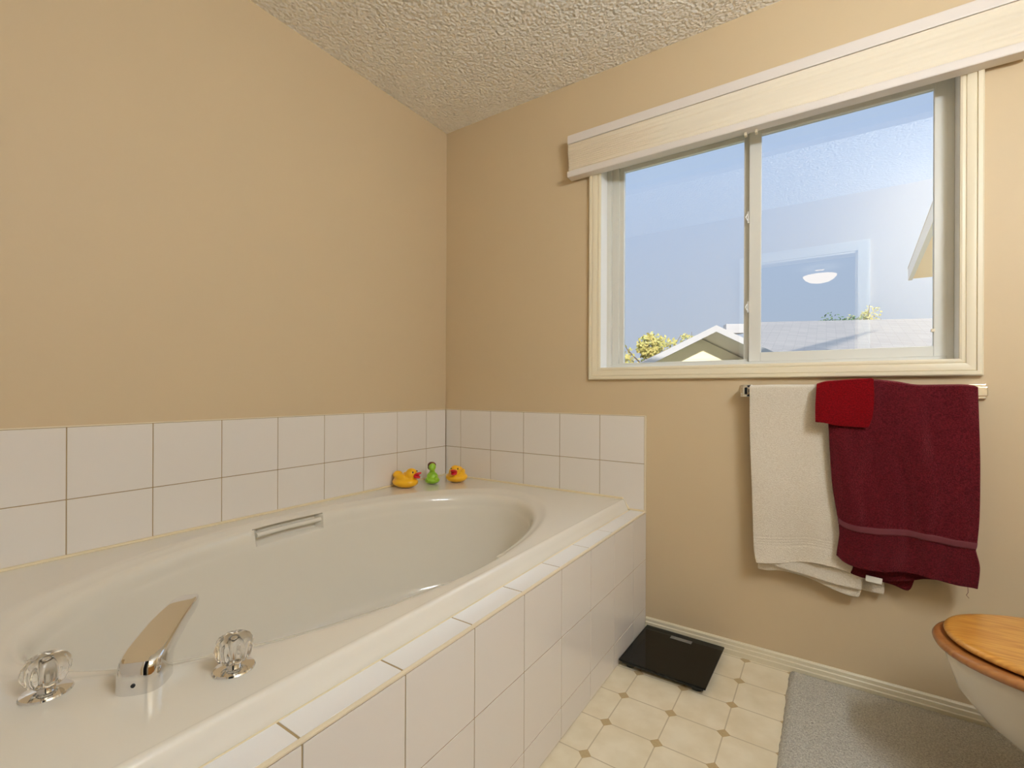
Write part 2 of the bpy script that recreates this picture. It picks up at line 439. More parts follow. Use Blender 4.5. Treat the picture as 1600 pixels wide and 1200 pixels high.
# ------------------------------------------------------------------ taps
def knob(loc, label, turn):
    k = empty('tap_handle', loc, label, 'tap handle', 'crystal tap handles on the tub rim')
    x, y, z = loc
    bm = bmesh.new(); lathe(bm, [(.031, .0003), (.0315, .002), (.030, .0042), (.022, .0062), (.014, .0068), (.006, .0068)], 40, loc); link('flange', bm, m_chrome, k)
    bm = bmesh.new(); lathe(bm, [(.011, .006), (.011, .016), (.013, .018), (.013, .021), (.008, .023), (.0045, .024), (.0045, .044), (.003, .045)], 20, loc); link('stem', bm, m_chrome, k)
    bm = bmesh.new(); rs = []
    pf = [(.0125, .013), (.018, .015), (.0235, .021), (.027, .030), (.028, .039), (.0265, .047), (.023, .0535), (.018, .0565), (.008, .0575)]
    n = 64
    for i, (r, h) in enumerate(pf):
        am = .075 * math.sin(math.pi * min(1, i / 7.2))
        rs.append([(x + r * (1 + am * math.cos(8 * (2 * math.pi * j / n) + turn)) * math.cos(2 * math.pi * j / n), y + r * (1 + am * math.cos(8 * (2 * math.pi * j / n) + turn)) * math.sin(2 * math.pi * j / n), z + h) for j in range(n)])
    rings(bm, rs, True, True, True)
    # hollow socket around the stem
    lathe(bm, [(.0095, .0128), (.0085, .030), (.0075, .046), (.003, .0475)], 16, loc)
    o = link('knob', bm, m_acryl, k, angle=60, wn=False)
    return k
knob((.760, -1.750, RZ), 'clear faceted tap handle left of the chrome spout, nearest the left edge', .3)
knob((.931, -1.559, RZ), 'clear faceted tap handle right of the chrome spout, nearer the tub front', 1.1)

sp = empty('tub_spout', (.85, -1.655, RZ), 'curved chrome tub spout on the rim between clear handles', 'faucet')
DV = Vector((-.7413, .6711, 0)); SV = Vector((-.6711, -.7413, 0)); SO = Vector((.85, -1.655, 0))
# sections: rear(top) point, front(under) point, half width
SEC = [((-.036, .5332), (.038, .5332), .033), ((-.0355, .543), (.038, .540), .0325), ((-.035, .556), (.039, .547), .032), ((-.0335, .570), (.042, .554), .0315),
       ((-.032, .580), (.046, .558), .031), ((-.028, .5865), (.052, .562), .0305), ((-.016, .592), (.062, .5655), .030), ((.004, .5965), (.074, .568), .0292), ((.028, .6015), (.088, .5700), .0282),
       ((.056, .6065), (.104, .5720), .0268), ((.086, .610), (.124, .5735), .0250), ((.116, .6115), (.142, .5755), .0230), ((.140, .6105), (.156, .578), .0210), ((.158, .608), (.167, .581), .018), ((.169, .604), (.175, .585), .0135), ((.1765, .598), (.179, .590), .006)]
bm = bmesh.new(); rs = []
NS = 40
for i, ((l0, z0), (l1, z1), w) in enumerate(SEC):
    ring = []
    fl = sm(3, 6, i)                 # flattened upper face appears above the base
    for j in range(NS):
        a = 2 * math.pi * j / NS; c, s = math.cos(a), math.sin(a)
        ex = .62 + .0 * fl
        cc = math.copysign(abs(c) ** .75, c); ss = math.copysign(abs(s) ** ex, s)
        if fl and c > 0: cc = c ** (.75 + .1 * fl) * (1 - .42 * fl * (1 - abs(s) ** 3) ** 1.0)
        t = (1 - cc) / 2           # 0 at rear/top, 1 at front/under
        l = l0 + (l1 - l0) * t; z = z0 + (z1 - z0) * t
        p = SO + DV * l + SV * (w * ss) + Vector((0, 0, z)); ring.append(p)
    rs.append(ring)
rings(bm, rs, True, True, True)
sb = link('spout_body', bm, m_chrome, sp, angle=38)
bm = bmesh.new(); c0 = SO + DV * .163 + Vector((0, 0, .566)); lathe(bm, [(.0085, 0), (.0095, .001), (.0095, .014)], 24, c0); link('aerator', bm, mat('aerator', (.45, .5, .42), .3, .8), sb)
bm = bmesh.new(); c1 = SO - DV * .0352 + Vector((0, 0, .548)); lathe(bm, [(.0030, 0), (.0030, .0011), (.0024, .0013)], 16, c1 , axis=-DV); link('set_screw', bm, m_dark, sb)

# ------------------------------------------------------------------ bath toys
def remesh(o, v=.0022, it=6):
    o.modifiers.clear()
    r = o.modifiers.new('r', 'REMESH'); r.mode = 'VOXEL'; r.voxel_size = v; r.use_smooth_shade = True
    s = o.modifiers.new('s', 'SMOOTH'); s.iterations = it; s.factor = .6
def duck(loc, ang, s, label, wide=1.0, long=1.0):
    k = empty('rubber_duck', loc, label, 'rubber duck')
    q = Matrix.Rotation(ang, 3, 'Z'); L0 = Vector(loc)
    P = lambda x, y, z: L0 + q @ (Vector((x, y, z)) * s)
    rot = q
    bm = bmesh.new()
    g = lambda c, a, b, d, rr=None: ball(bm, P(*c), a * s, b * s, d * s, 28, 18, (q @ rr) if rr else q)
    g((-.004, 0, .0275), .060 * long, .051 * wide, .0275); g((-.008, 0, .044), .047 * long, .039 * wide, .022)
    g((-.042 * long, 0, .060), .023, .026, .019)                                 # tail
    g((-.012, .032, .055), .028, .012, .016); g((-.012, -.032, .055), .028, .012, .016)     # wings
    g((.030, 0, .068), .0285, .0285, .0270); g((.022, 0, .052), .026, .026, .020)
    o = link('body', bm, m_yellow, k); remesh(o, .0024 * s)
    bm = bmesh.new()
    ry = Matrix.Rotation(R(-24), 3, 'Y')
    ball(bm, P(.063, 0, .068), .0225 * s, .0195 * s, .0075 * s, 18, 10, q @ ry)
    ball(bm, P(.060, 0, .056), .019 * s, .0175 * s, .0075 * s, 18, 10, q @ Matrix.Rotation(R(12), 3, 'Y')); ball(bm, P(.054, 0, .062), .012 * s, .0175 * s, .011 * s, 16, 10, q)
    o = link('beak', bm, m_red, k); remesh(o, .0016 * s, 3)
    for sg in (1, -1):
        bm = bmesh.new(); ball(bm, P(.0490, sg * .0175, .0790), .0038 * s, .0038 * s, .0046 * s, 12, 8, q); link('eye', bm, m_eye, k)
    return k
duck((.083, -.372, RZ), R(14), .98, 'yellow rubber duck facing right, left of the green toy', 1.0, 1.1)
duck((.192, -.132, RZ), R(-62), .94, 'yellow rubber duck facing forward, right of the green toy', 1.15)
gk = empty('bath_toy', (.124, -.236, RZ), 'small green rubber bath toy with brown hair between two yellow ducks', 'bath toy')
def G(x, y, z): return Vector((.124, -.236, RZ)) + Matrix.Rotation(R(-55), 3, 'Z') @ Vector((x, y, z))
bm = bmesh.new(); q = Matrix.Rotation(R(-55), 3, 'Z')
ball(bm, G(0, 0, .019), .040, .037, .018, rot=q); ball(bm, G(-.002, 0, .036), .026, .028, .024, rot=q); ball(bm, G(0, 0, .056), .013, .014, .020, rot=q)
ball(bm, G(.002, 0, .084), .018, .0185, .020, rot=q); ball(bm, G(.012, 0, .076), .013, .0135, .012, rot=q)
ball(bm, G(.02, .020, .028), .016, .008, .010, rot=q); ball(bm, G(.02, -.020, .028), .016, .008, .010, rot=q)
remesh(link('body', bm, m_green, gk), .002)
bm = bmesh.new(); ball(bm, G(-.006, -.003, .0915), .0190, .0210, .0165, rot=q); ball(bm, G(-.004, -.014, .082), .012, .0095, .014, rot=q); remesh(link('hair', bm, m_brown, gk), .0018, 4)

# ------------------------------------------------------------------ bathroom scale
sc = empty('bathroom_scale', (1.275, -.17, 0), 'square black glass bathroom scale on the floor beside the tub', 'scale')
sq = Matrix.Translation((1.2765, -.1725, 0)) @ Matrix.Rotation(R(-1.2), 4, 'Z')
def sbox(name, m, x0, x1, y0, y1, z0, z1, bev):
    bm = bmesh.new(); box(bm, x0, x1, y0, y1, z0, z1, bev); bm.transform(sq); return link(name, bm, m, sc)
sbox('glass_top', m_black, -.149, .149, -.153, .153, .0215, .0275, .0015)
sbox('base', m_blackp, -.140, .140, -.144, .144, .010, .0213, .003)
sbox('display', m_lcd, -.040, .040, .100, .122, .0272, .0279, .0003)
for a in (-1, 1):
    for b in (-1, 1):
        bm = bmesh.new(); lathe(bm, [(.017, 0), (.018, .002), (.018, .0105)], 20, (a * .115, b * .12, 0)); bm.transform(sq); link('foot', bm, m_blackp, sc)

# ------------------------------------------------------------------ bath mat
TY = -.446
def bathmat():
    bm = bmesh.new(); x0, x1, y0, y1 = 1.64, 2.66, -.80, -.0145; n, m_ = 300, 230
    V = {}
    for i in range(n + 1):
        for j in range(m_ + 1):
            x = x0 + (x1 - x0) * i / n; y = y0 + (y1 - y0) * j / m_
            # rounded corners
            dx = min(x - x0, x1 - x); dy = min(y - y0, y1 - y); r = .03
            if dx < r and dy < r:
                f = math.hypot(r - dx, r - dy)
                if f > r:
                    k = r / f
                    x += (r - dx) * (1 - k) * (1 if x < 2 else -1); y += (r - dy) * (1 - k) * (1 if y < -.4 else -1)
                    dx = dy = 0
            e = min(dx, dy)
            h = .016 * min(1, (max(0, e) / .018)) ** .5 + (.003 * noise.noise(Vector((x, y, 0)) * 170) + .002 * noise.noise(Vector((x, y, 3)) * 330)) * min(1, e / .01)
            V[i, j] = bm.verts.new((x + .003 * noise.noise(Vector((x * 40, y * 40, 1))) * (e < .01), y, max(.001, h)))
    for i in range(n):
        for j in range(m_):
            c = (V[i, j].co + V[i + 1, j + 1].co) / 2
            if c.x > 2.13 and abs(c.y - TY) < .125: continue          # cut out around the toilet foot
            bm.faces.new((V[i, j], V[i + 1, j], V[i + 1, j + 1], V[i, j + 1]))
    o = link('bath_mat', bm, m_mat, angle=180)
    return tag(o, 'grey shaggy bath mat on the vinyl floor under the toilet', 'bath mat')
bathmat()

# ------------------------------------------------------------------ toilet
TY = -.446
to = empty('toilet', (2.3, TY, 0), 'white toilet with honey oak seat and lid, front end at right edge', 'toilet')
def egg(tip, back, w, z, n=64, p=1.0, c=.52):
    """outline with its rounded nose at x=tip and squarer end at x=back"""
    xc = tip + (back - tip) * c; pts = []
    for i in range(n):
        a = 2 * math.pi * i / n; ca, sa = math.cos(a), math.sin(a)
        if ca < 0: x = xc + ca * (xc - tip)
        else: x = xc + math.copysign(abs(ca) ** .8, ca) * (back - xc)
        pts.append((x, TY + w * math.copysign(abs(sa) ** (.92 if ca < 0 else .8), sa), z))
    return pts
bm = bmesh.new()
TOZ = 1
rings(bm, [egg(2.16, 2.56, .100, .0165), egg(2.155, 2.565, .105, .03), egg(2.17, 2.56, .092, .06), egg(2.18, 2.55, .085, .13), egg(2.115, 2.52, .110, .20), egg(2.045, 2.49, .146, .255), egg(2.003, 2.47, .170, .31),
           egg(1.985, 2.455, .179, .37), egg(1.982, 2.455, .180, .392), egg(1.99, 2.45, .174, .398), egg(2.03, 2.40, .13, .396), egg(2.06, 2.37, .105, .35), egg(2.12, 2.32, .06, .25)], True, True, True)
link('bowl', bm, m_porc, to, angle=60)
bm = bmesh.new()
rings(bm, [egg(1.972, 2.43, .186, .3985), egg(1.964, 2.434, .192, .402), egg(1.961, 2.436, .194, .409), egg(1.965, 2.434, .191, .416), egg(1.975, 2.428, .183, .4195), egg(2.06, 2.37, .10, .4195), egg(2.06, 2.37, .10, .3985)], True)
bmesh.ops.bridge_loops(bm, edges=[e for e in bm.edges if e.is_boundary])
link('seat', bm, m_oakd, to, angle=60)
bm = bmesh.new()
rings(bm, [egg(1.992, 2.42, .172, .4225), egg(1.984, 2.424, .178, .426), egg(1.9815, 2.426, .180, .431), egg(1.984, 2.424, .178, .436), egg(1.991, 2.42, .172, .439), egg(2.003, 2.41, .163, .4402), egg(2.10, 2.35, .08, .4404)], True, True, True)
link('lid', bm, m_oak, to, angle=60)
for s in (-.07, .07):
    bm = bmesh.new(); tube(bm, [(2.425, TY + s - .02, .425), (2.425, TY + s + .02, .425)], .012); link('hinge', bm, m_chrome, to)
bm = bmesh.new(); box(bm, 2.46, 2.56, TY - .11, TY + .11, .27, .40, .02, 3); box(bm, 2.52, 2.712, TY - .22, TY + .22, .36, .74, .03, 4); tank = link('tank', bm, m_porc, to)
bm = bmesh.new(); box(bm, 2.505, 2.718, TY - .235, TY + .235, .74, .775, .012, 3); link('tank_lid', bm, m_porc, tank)
bm = bmesh.new(); tube(bm, [(2.52, TY - .16, .67), (2.50, TY - .16, .67)], .010); tube(bm, [(2.503, TY - .16, .67), (2.498, TY - .10, .665)], .006); link('flush_handle', bm, m_chrome, tank)

# ------------------------------------------------------------------ towel bar and towels
tb = empty('towel_bar', (1.81, 0, 1.0), 'chrome towel bar with square ends under the window', 'towel bar')
BYC, BZ = -.052, .999
for xc in (1.4985, 2.1215):
    bm = bmesh.new(); box(bm, xc - .0205, xc + .0205, -.010, -.0005, BZ - .023, BZ + .023, .003); link('wall_plate', bm, m_chrome, tb)
    bm = bmesh.new(); box(bm, xc - .0125, xc + .0125, -.066, -.009, BZ - .0145, BZ + .0145, .003); link('post', bm, m_chrome, tb)
bm = bmesh.new(); box(bm, 1.4985, 2.1215, BYC - .008, BYC + .008, BZ - .008, BZ + .008, .002); link('rail', bm, m_chrome, tb)

def lerp_poly(P, t):
    d = [0]
    for a, b in zip(P, P[1:]): d.append(d[-1] + math.hypot(a[0] - b[0], a[1] - b[1]))
    s = t * d[-1]
    for i in range(len(P) - 1):
        if s <= d[i + 1] or i == len(P) - 2:
            f = (s - d[i]) / max(1e-9, d[i + 1] - d[i]); f = min(1, f)
            # catmull-rom
            p0 = P[max(0, i - 1)]; p1 = P[i]; p2 = P[i + 1]; p3 = P[min(len(P) - 1, i + 2)]
            return tuple(.5 * (2 * p1[k] + (p2[k] - p0[k]) * f + (2 * p0[k] - 5 * p1[k] + 4 * p2[k] - p3[k]) * f * f + (3 * p1[k] - p0[k] - 3 * p2[k] + p3[k]) * f ** 3) for k in (0, 1))
def sheet(bm, top, bottom, left, right, y0, nu, nv, wave=None, over=None, band=None, mi=0):
    """cloth panel hanging in the plane y=y0; outline edges in wall coordinates (x,z) taken at that plane"""
    cv = lambda P: [(on(a, b, 1, y0).x, on(a, b, 1, y0).z) for a, b in P]
    t, b, l, r = cv(top), cv(bottom), cv(left), cv(right)
    rows = []
    for j in range(nv + 1):
        v = j / nv; row = []
        L_ = lerp_poly(l, v); R_ = lerp_poly(r, v)
        for i in range(nu + 1):
            u = i / nu
            Tp = lerp_poly(t, u); Bp = lerp_poly(b, u)
            x = (1 - u) * L_[0] + u * R_[0] + (1 - v) * Tp[0] + v * Bp[0] - ((1 - u) * (1 - v) * t[0][0] + u * (1 - v) * t[-1][0] + (1 - u) * v * b[0][0] + u * v * b[-1][0])
            z = (1 - u) * L_[1] + u * R_[1] + (1 - v) * Tp[1] + v * Bp[1] - ((1 - u) * (1 - v) * t[0][1] + u * (1 - v) * t[-1][1] + (1 - u) * v * b[0][1] + u * v * b[-1][1])
            y = y0 + (wave(u, v) if wave else 0)
            row.append((x, y, z))
        rows.append(row)
    if over:                                # over the bar and down behind
        rad, yb, zl = over
        pre = []
        for k in range(9, 0, -1):
            a = math.pi * k / 9
            pre.append([(x, BYC + (y - BYC) * math.cos(a) if a < math.pi / 2 else BYC - (BYC - yb) * -math.cos(a) * -1 * -1, z + rad * (math.sin(a))) for x, y, z in rows[0]])
        pre = []
        for k in range(8, 0, -1):
            a = math.pi * k / 8; c = math.cos(a)
            pre.append([(x, (BYC + (y - BYC) * c) if c > 0 else (BYC + (yb - BYC) * -c), z - rad + rad * math.sin(a) + 0.0) for x, y, z in rows[0]])
        rows[0] = [(x, y, z - rad) for x, y, z in rows[0]]
        back = []
        for k in range(14, 0, -1):
            xm = sum(p[0] for p in rows[0]) / len(rows[0])
            back.append([(xm + (x - xm) * (1 - .10 * min(1, k / 3)), yb, (z - rad) - zl * k / 14) for x, y, z in [(p[0], p[1], p[2] + rad) for p in rows[0]]])
        rows = back + pre + rows
    V = [[bm.verts.new(p) for p in r_] for r_ in rows]; n0 = len(rows) - nv - 1
    for j in range(len(V) - 1):
        for i in range(nu):
            f = bm.faces.new((V[j][i], V[j][i + 1], V[j + 1][i + 1], V[j + 1][i])); f.material_index = mi
            if band:
                v = (j - n0 + .5) / nv
                if band[0] < v < band[1]: f.material_index = 1
def cloth(name, bm, mats, th, parent=None):
    me = bpy.data.meshes.new(name); bm.to_mesh(me); bm.free()
    for x in mats: me.materials.append(x)
    for p in me.polygons: p.use_smooth = True
    o = bpy.data.objects.new(name, me); COL.objects.link(o)
    if parent: o.parent = parent
    s = o.modifiers.new('t', 'SOLIDIFY'); s.thickness = th; s.offset = 0
    d = o.modifiers.new('d', 'SUBSURF'); d.levels = 1; d.render_levels = 1
    return o
def nz(x, y, s): return noise.noise(Vector((x, y, s)))
# white towel
bm = bmesh.new()
def wv(u, v):
    r = .0
    for k, c in enumerate((.838, .858, .876, .894)): r += .0016 * math.exp(-((v - c - .01 * u) / .004) ** 2)
    return r - .006 * math.sin(u * 9 + 1) * v - .010 * nz(u * 4, v * 2.5, 1) * v + .010 * sm(0, .25, v) - .004 * sm(.86, 1, v)
sheet(bm, [(1171, 603), (1210, 602), (1250, 602), (1283, 602)], [(1182, 879), (1205, 881), (1232, 882), (1265, 880), (1298, 886), (1329, 896)],
      [(1171, 603), (1171, 680), (1174, 760), (1177, 850), (1182, 879)], [(1283, 602), (1300, 690), (1318, 790), (1333, 872), (1329, 896)], -.078, 50, 150, wv, (.014, -.030, .50))
sheet(bm, [(1200, 700), (1320, 700)], [(1195, 878), (1225, 889), (1262, 900), (1300, 912), (1346, 922)], [(1200, 700), (1200, 790), (1195, 878)], [(1320, 700), (1338, 800), (1349, 890), (1346, 922)], -.058, 30, 30, lambda u, v: -.002 * math.sin(u * 9))
sheet(bm, [(1200, 700), (1318, 700)], [(1184, 888), (1200, 891), (1222, 892), (1262, 903), (1300, 920), (1325, 930), (1342, 933)], [(1200, 700), (1196, 800), (1186, 868), (1184, 888)], [(1318, 700), (1332, 800), (1346, 905), (1342, 933)], -.044, 34, 30, lambda u, v: -.003 * math.sin(u * 8 + 1))
sheet(bm, [(1240, 700), (1330, 700)], [(1262, 895), (1300, 908), (1345, 921), (1381, 929)], [(1240, 700), (1250, 800), (1262, 895)], [(1330, 700), (1352, 800), (1380, 900), (1381, 929)], -.030, 30, 30, lambda u, v: -.002 * math.sin(u * 8 + 1))
tag(cloth('towel', bm, [m_tw], .0065), 'white terry towel hanging on the left end of the bar', 'towel')
# burgundy towel
rt_ = empty('towel', (1.93, -.08, .7), 'large burgundy terry towel hanging on the right side of the bar', 'towel')
bm = bmesh.new()
def wr(u, v):
    f = .013 * math.sin(u * 13 - 2.2 * v + .6) * v * (.6 + .4 * math.sin(v * 5)) + .012 * nz(u * 5, v * 2.0, 4) + .006 * nz(u * 11, v * 5, 8) + .010 * math.exp(-((u - .47 - .12 * v) / .07) ** 2) * -1 * sm(.1, .5, v)
    b0 = .775 + .035 * 0
    f += .003 if .768 < v < .802 else 0
    return -f * .9 - .016 * sm(0, .4, v) + (.0025 if abs(v - .812) < .004 else 0)
sheet(bm, [(1291, 600), (1330, 597), (1366, 594), (1402, 597), (1434, 602), (1480, 602), (1510, 602), (1528, 604)], [(1307, 866), (1318, 876), (1338, 884), (1368, 890), (1410, 893), (1450, 900), (1490, 911), (1526, 918)],
      [(1291, 600), (1294, 660), (1300, 750), (1308, 800), (1311, 828), (1307, 866)], [(1528, 604), (1529, 700), (1529, 800), (1525, 848), (1523, 858), (1529, 885), (1526, 918)], -.086, 70, 170, wr, (.018, -.024, .44), band=(.768, .802))
cl = cloth('terry_panel', bm, [m_tr, m_trb], .0075); cl.parent = rt_; cl.matrix_parent_inverse = Matrix.Translation(-rt_.location)
bm = bmesh.new()
sheet(bm, [(1330, 740), (1500, 740)], [(1329, 896), (1350, 904), (1380, 908), (1420, 907), (1445, 905), (1475, 909), (1502, 914)], [(1330, 740), (1326, 820), (1329, 896)], [(1500, 740), (1502, 820), (1502, 914)], -.066, 40, 30, lambda u, v: .004 * math.sin(u * 9))
sheet(bm, [(1365, 780), (1440, 780)], [(1370, 907), (1395, 914), (1419, 923), (1428, 908)], [(1365, 780), (1366, 850), (1370, 907)], [(1440, 780), (1438, 850), (1428, 908)], -.046, 20, 30, None)
inner = cl = cloth('inner_fold', bm, [m_tr, m_trb], .006); cl.parent = rt_; cl.matrix_parent_inverse = Matrix.Translation(-rt_.location)
bm = bmesh.new()
a = on(1353, 898, 1, -.083); b = on(1379, 912, 1, -.083)
box(bm, a.x, b.x, -.086, -.082, b.z, a.z, .001); bm.transform(Matrix.Translation((a.x, 0, a.z)) @ Matrix.Rotation(R(5), 4, 'Y') @ Matrix.Translation((-a.x, 0, -a.z)))
o = link('care_tag', bm, m_tag, inner); o['label'] = 'white care tag'
bm = bmesh.new(); a = on(1512, 915, 1, -.10)
tube(bm, [a, a + Vector((.001, 0, -.02)), a + Vector((-.003, 0, -.028)), a + Vector((.003, 0, -.036))], .0006, 6); link('loose_thread', bm, m_trb, rt_)
# washcloth
bm = bmesh.new()
def wc(u, v): return .008 * (u - .2) * v - .004 * math.sin(u * 6 + 1) * v - .012 * math.sin(v * 2.2) * (1 - abs(u - .5)) + (.0018 if .03 < u < .09 else 0) * (1 if int(v * 40) % 2 else .3)
sheet(bm, [(1276, 600), (1290, 596), (1315, 594), (1340, 592), (1365, 591)], [(1274, 659), (1290, 661), (1310, 665), (1335, 667), (1357, 668)], [(1276, 600), (1274, 630), (1274, 659)], [(1365, 591), (1366, 620), (1364, 648), (1357, 668)], -.112, 60, 60, wc, (.024, -.018, .12))
tag(cloth('washcloth', bm, [m_tc], .006), 'bright red washcloth folded over the bar on top of the burgundy towel', 'washcloth')

# ------------------------------------------------------------------ window
win = struct(empty('window_1', (1.5, .08, 1.1)))
bm = bmesh.new(); frame_profile(bm, WX0, WX1, WZ0, WZ1, [(-.001, 0), (-.001, -.0085), (.004, -.0105), (.010, -.0105), (.0125, -.0085), (.0135, -.012), (.028, -.0155), (.034, -.0155), (.0355, -.013), (.037, -.018), (.047, -.019), (.0508, -.016), (.0508, 0)])
struct(link('trim_7', bm, m_trim, angle=18))
m_jamb = mat('jamb_white', (.90, .90, .89), .35)
bm = bmesh.new()
for b in ((WX0 - .012, WX0, 0, .14, WZ0 - .012, WZ1 + .012), (WX1, WX1 + .012, 0, .14, WZ0 - .012, WZ1 + .012), (WX0, WX1, 0, .14, WZ0 - .012, WZ0), (WX0, WX1, 0, .14, WZ1, WZ1 + .012)): box(bm, *b)
struct(link('trim_8', bm, m_jamb))
def rect_frame(bm, x0, x1, z0, z1, w, y0, y1, bev=.0015, wl=None, wr_=None, wb=None, wt=None):
    wl = wl or w; wr_ = wr_ or w; wb = wb or w; wt = wt or w
    box(bm, x0, x0 + wl, y0, y1, z0, z1, bev); box(bm, x1 - wr_, x1, y0, y1, z0, z1, bev)
    box(bm, x0 + wl, x1 - wr_, y0, y1, z0, z0 + wb, bev); box(bm, x0 + wl, x1 - wr_, y0, y1, z1 - wt, z1, bev)
bm = bmesh.new()                                             # master frame
rect_frame(bm, WX0, WX1, WZ0, WZ1, .022, .070, .138, wl=.020, wr_=.018, wb=.014, wt=.016)
rect_frame(bm, WX0 + .02, WX1 - .013, WZ0 + .012, WZ1 - .015, .012, .086, .130, wl=.030)
link('window_frame', bm, m_vinyl, win)
s1 = None
bm = bmesh.new(); rect_frame(bm, .955, 1.512, 1.108, 2.024, .022, .098, .120, wl=.026, wr_=.038, wb=.014, wt=.034); s1 = link('window_sash', bm, m_vinyl, win)
bm = bmesh.new(); rect_frame(bm, 1.496, 2.066, 1.112, 2.022, .030, .070, .094, wl=.040, wr_=.032, wb=.034, wt=.040); s2 = link('window_sash', bm, m_vinyl, win)
def child(name, m, par, b, bev=0):
    bm = bmesh.new(); box(bm, *b, bev); o = link(name, bm, m); o.parent = par; o.matrix_parent_inverse = par.matrix_world.inverted() if False else Matrix(); o.matrix_parent_inverse = Matrix.Translation(-win.location) @ Matrix(); return o
def pane(name, par, x0, x1, z0, z1, y):
    bm = bmesh.new(); bm.faces.new([bm.verts.new(p) for p in ((x0, y, z0), (x1, y, z0), (x1, y, z1), (x0, y, z1))]); o = link(name, bm, m_glass, win); return o
pane('window_pane', win, .978, 1.476, 1.120, 1.992, .109); pane('window_pane', win, 1.534, 2.036, 1.144, 1.984, .082)
bm = bmesh.new()
for z in (1.325, 1.675):
    box(bm, 1.489, 1.4965, .076, .092, z - .022, z + .022, .001); tube(bm, [(1.488, .078, z - .012), (1.483, .074, z), (1.488, .078, z + .012)], .002, 8)
link('window_latch', bm, m_jamb, win)
bm = bmesh.new(); box(bm, 2.028, 2.037, .068, .078, 1.192, 1.202, .001); link('window_stop', bm, m_edge, win)
# thin sealing strip around each pane
bm = bmesh.new()
rect_frame(bm, .9795, 1.4755, 1.1205, 1.9915, .0022, .103, .1085, 0); rect_frame(bm, 1.5345, 2.0355, 1.1445, 1.9835, .0022, .076, .0815, 0)
link('glazing_strip', bm, m_jamb, win)

# ------------------------------------------------------------------ cellular blind above the window
bl = empty('window_blind', (1.5, -.03, 2.05), 'cream pleated window blind raised into a stack above the window', 'blind')
BX0, BX1 = .776, 2.218
bm = bmesh.new()
pr = [(-.004, 2.104), (-.004, 2.146), (-.050, 2.146), (-.058, 2.143), (-.0615, 2.136), (-.0615, 2.108), (-.059, 2.104)]
rings(bm, [[(x, y, z) for y, z in pr] for x in (BX0, BX1)], True, True, True); link('headrail', bm, m_rail, bl)
bm = bmesh.new(); box(bm, BX0 - .003, BX0 - .0003, -.055, -.008, 2.108, 2.142, .001); link('end_cap', bm, m_oakd, bl)
bm = bmesh.new(); rs = []
NX = 60; z0, z1 = 1.985, 2.102; NP = 14
for i in range(NX + 1):
    x = BX0 + (BX1 - BX0) * i / NX; ring = []
    for k in range(NP * 2 + 1):
        tt = k / (NP * 2); z = z0 + (z1 - z0) * tt
        dep = .0012 + .0030 * (1 - sm(0, .55, i / NX)) + .0018 * (.5 + .5 * math.sin(k * 1.7))       # folds open near the left end
        y = -.0545 + (dep if k % 2 else 0) + .0045 * math.sin(tt * math.pi * 1.6 + .5) + .0015 * nz(x * 1.1, k * .45, 2)
        ring.append((x + (.0015 if k % 2 else -.0015) * (1 if i == 0 else -1 if i == NX else 0), y, z + .0012 * nz(x * 1.2, k * .4, 5)))
    ring += [(x, -.012, z1), (x, -.012, z0)]
    rs.append(ring)
rings(bm, rs, True, True, True); link('pleats', bm, m_fab, bl, angle=80)
bm = bmesh.new()
pr = [(-.010, 1.958), (-.010, 1.984), (-.056, 1.984), (-.0605, 1.981), (-.062, 1.973), (-.0605, 1.960), (-.057, 1.956), (-.016, 1.955)]
rings(bm, [[(x, y, z) for y, z in pr] for x in (BX0 - .001, BX1 + .001)], True, True, True); link('bottom_rail', bm, m_rail, bl)
for x in (1.494, 1.53):
    bm = bmesh.new(); box(bm, x - .004, x + .004, -.030, -.012, 1.944, 1.9555, .001); link('cord_guide', bm, m_edge, bl)

# ------------------------------------------------------------------ lamps of the place
vl = empty('vanity_light', (XR, -1.5, 2.0), 'chrome vanity light bar with round bulbs on the right wall', 'light')
bm = bmesh.new(); box(bm, XR - .03, XR - .0005, -1.90, -1.18, 1.98, 2.08, .006); link('backplate', bm, m_chrome, vl)
for y in (-1.81, -1.63, -1.45, -1.27):
    bm = bmesh.new(); tube(bm, [(XR - .03, y, 2.03), (XR - .055, y, 2.03)], .02, 16); link('socket', bm, m_chrome, vl)
    bm = bmesh.new(); ball(bm, (XR - .103, y, 2.03), .05, u=20, v=12); link('bulb', bm, m_bulb, vl)
cl_ = empty('ceiling_light', (1.68, -4.3, ZC), 'frosted bowl ceiling light in the room reflected in the window', 'light')
bm = bmesh.new(); lathe(bm, [(.05, 0), (.06, -.01), (.06, -.03), (.02, -.035), (.02, -.09)], 24, (1.68, -4.3, ZC)); link('canopy', bm, m_chrome, cl_)
bm = bmesh.new(); lathe(bm, [(.165, -.09), (.160, -.105), (.14, -.13), (.10, -.155), (.05, -.168), (.01, -.171)], 36, (1.68, -4.3, ZC), cap=True); link('bowl', bm, m_bowl, cl_)
# oak vanity that the chrome reflects
vn = empty('vanity_cabinet', (2.45, -1.45, 0), 'oak vanity cabinet on the right wall, reflected in the chrome spout', 'cabinet')
B('body', m_oak, vn, (2.22, XR - .001, -2.0, -.95, .001, .80), bev=.003)
for y0_, y1_ in ((-1.96, -1.49), (-1.46, -.99)):
    dr = B('door', m_oak, vn, (2.20, 2.219, y0_, y1_, .12, .76), bev=.004)
    bm = bmesh.new(); ball(bm, (2.185, y0_ + .42 if y0_ < -1.6 else y0_ + .05, .6), .014); link('knob', bm, m_chrome, dr)
B('countertop', m_porc, vn, (2.19, XR - .001, YB + .001, -.94, .801, .84), bev=.006)

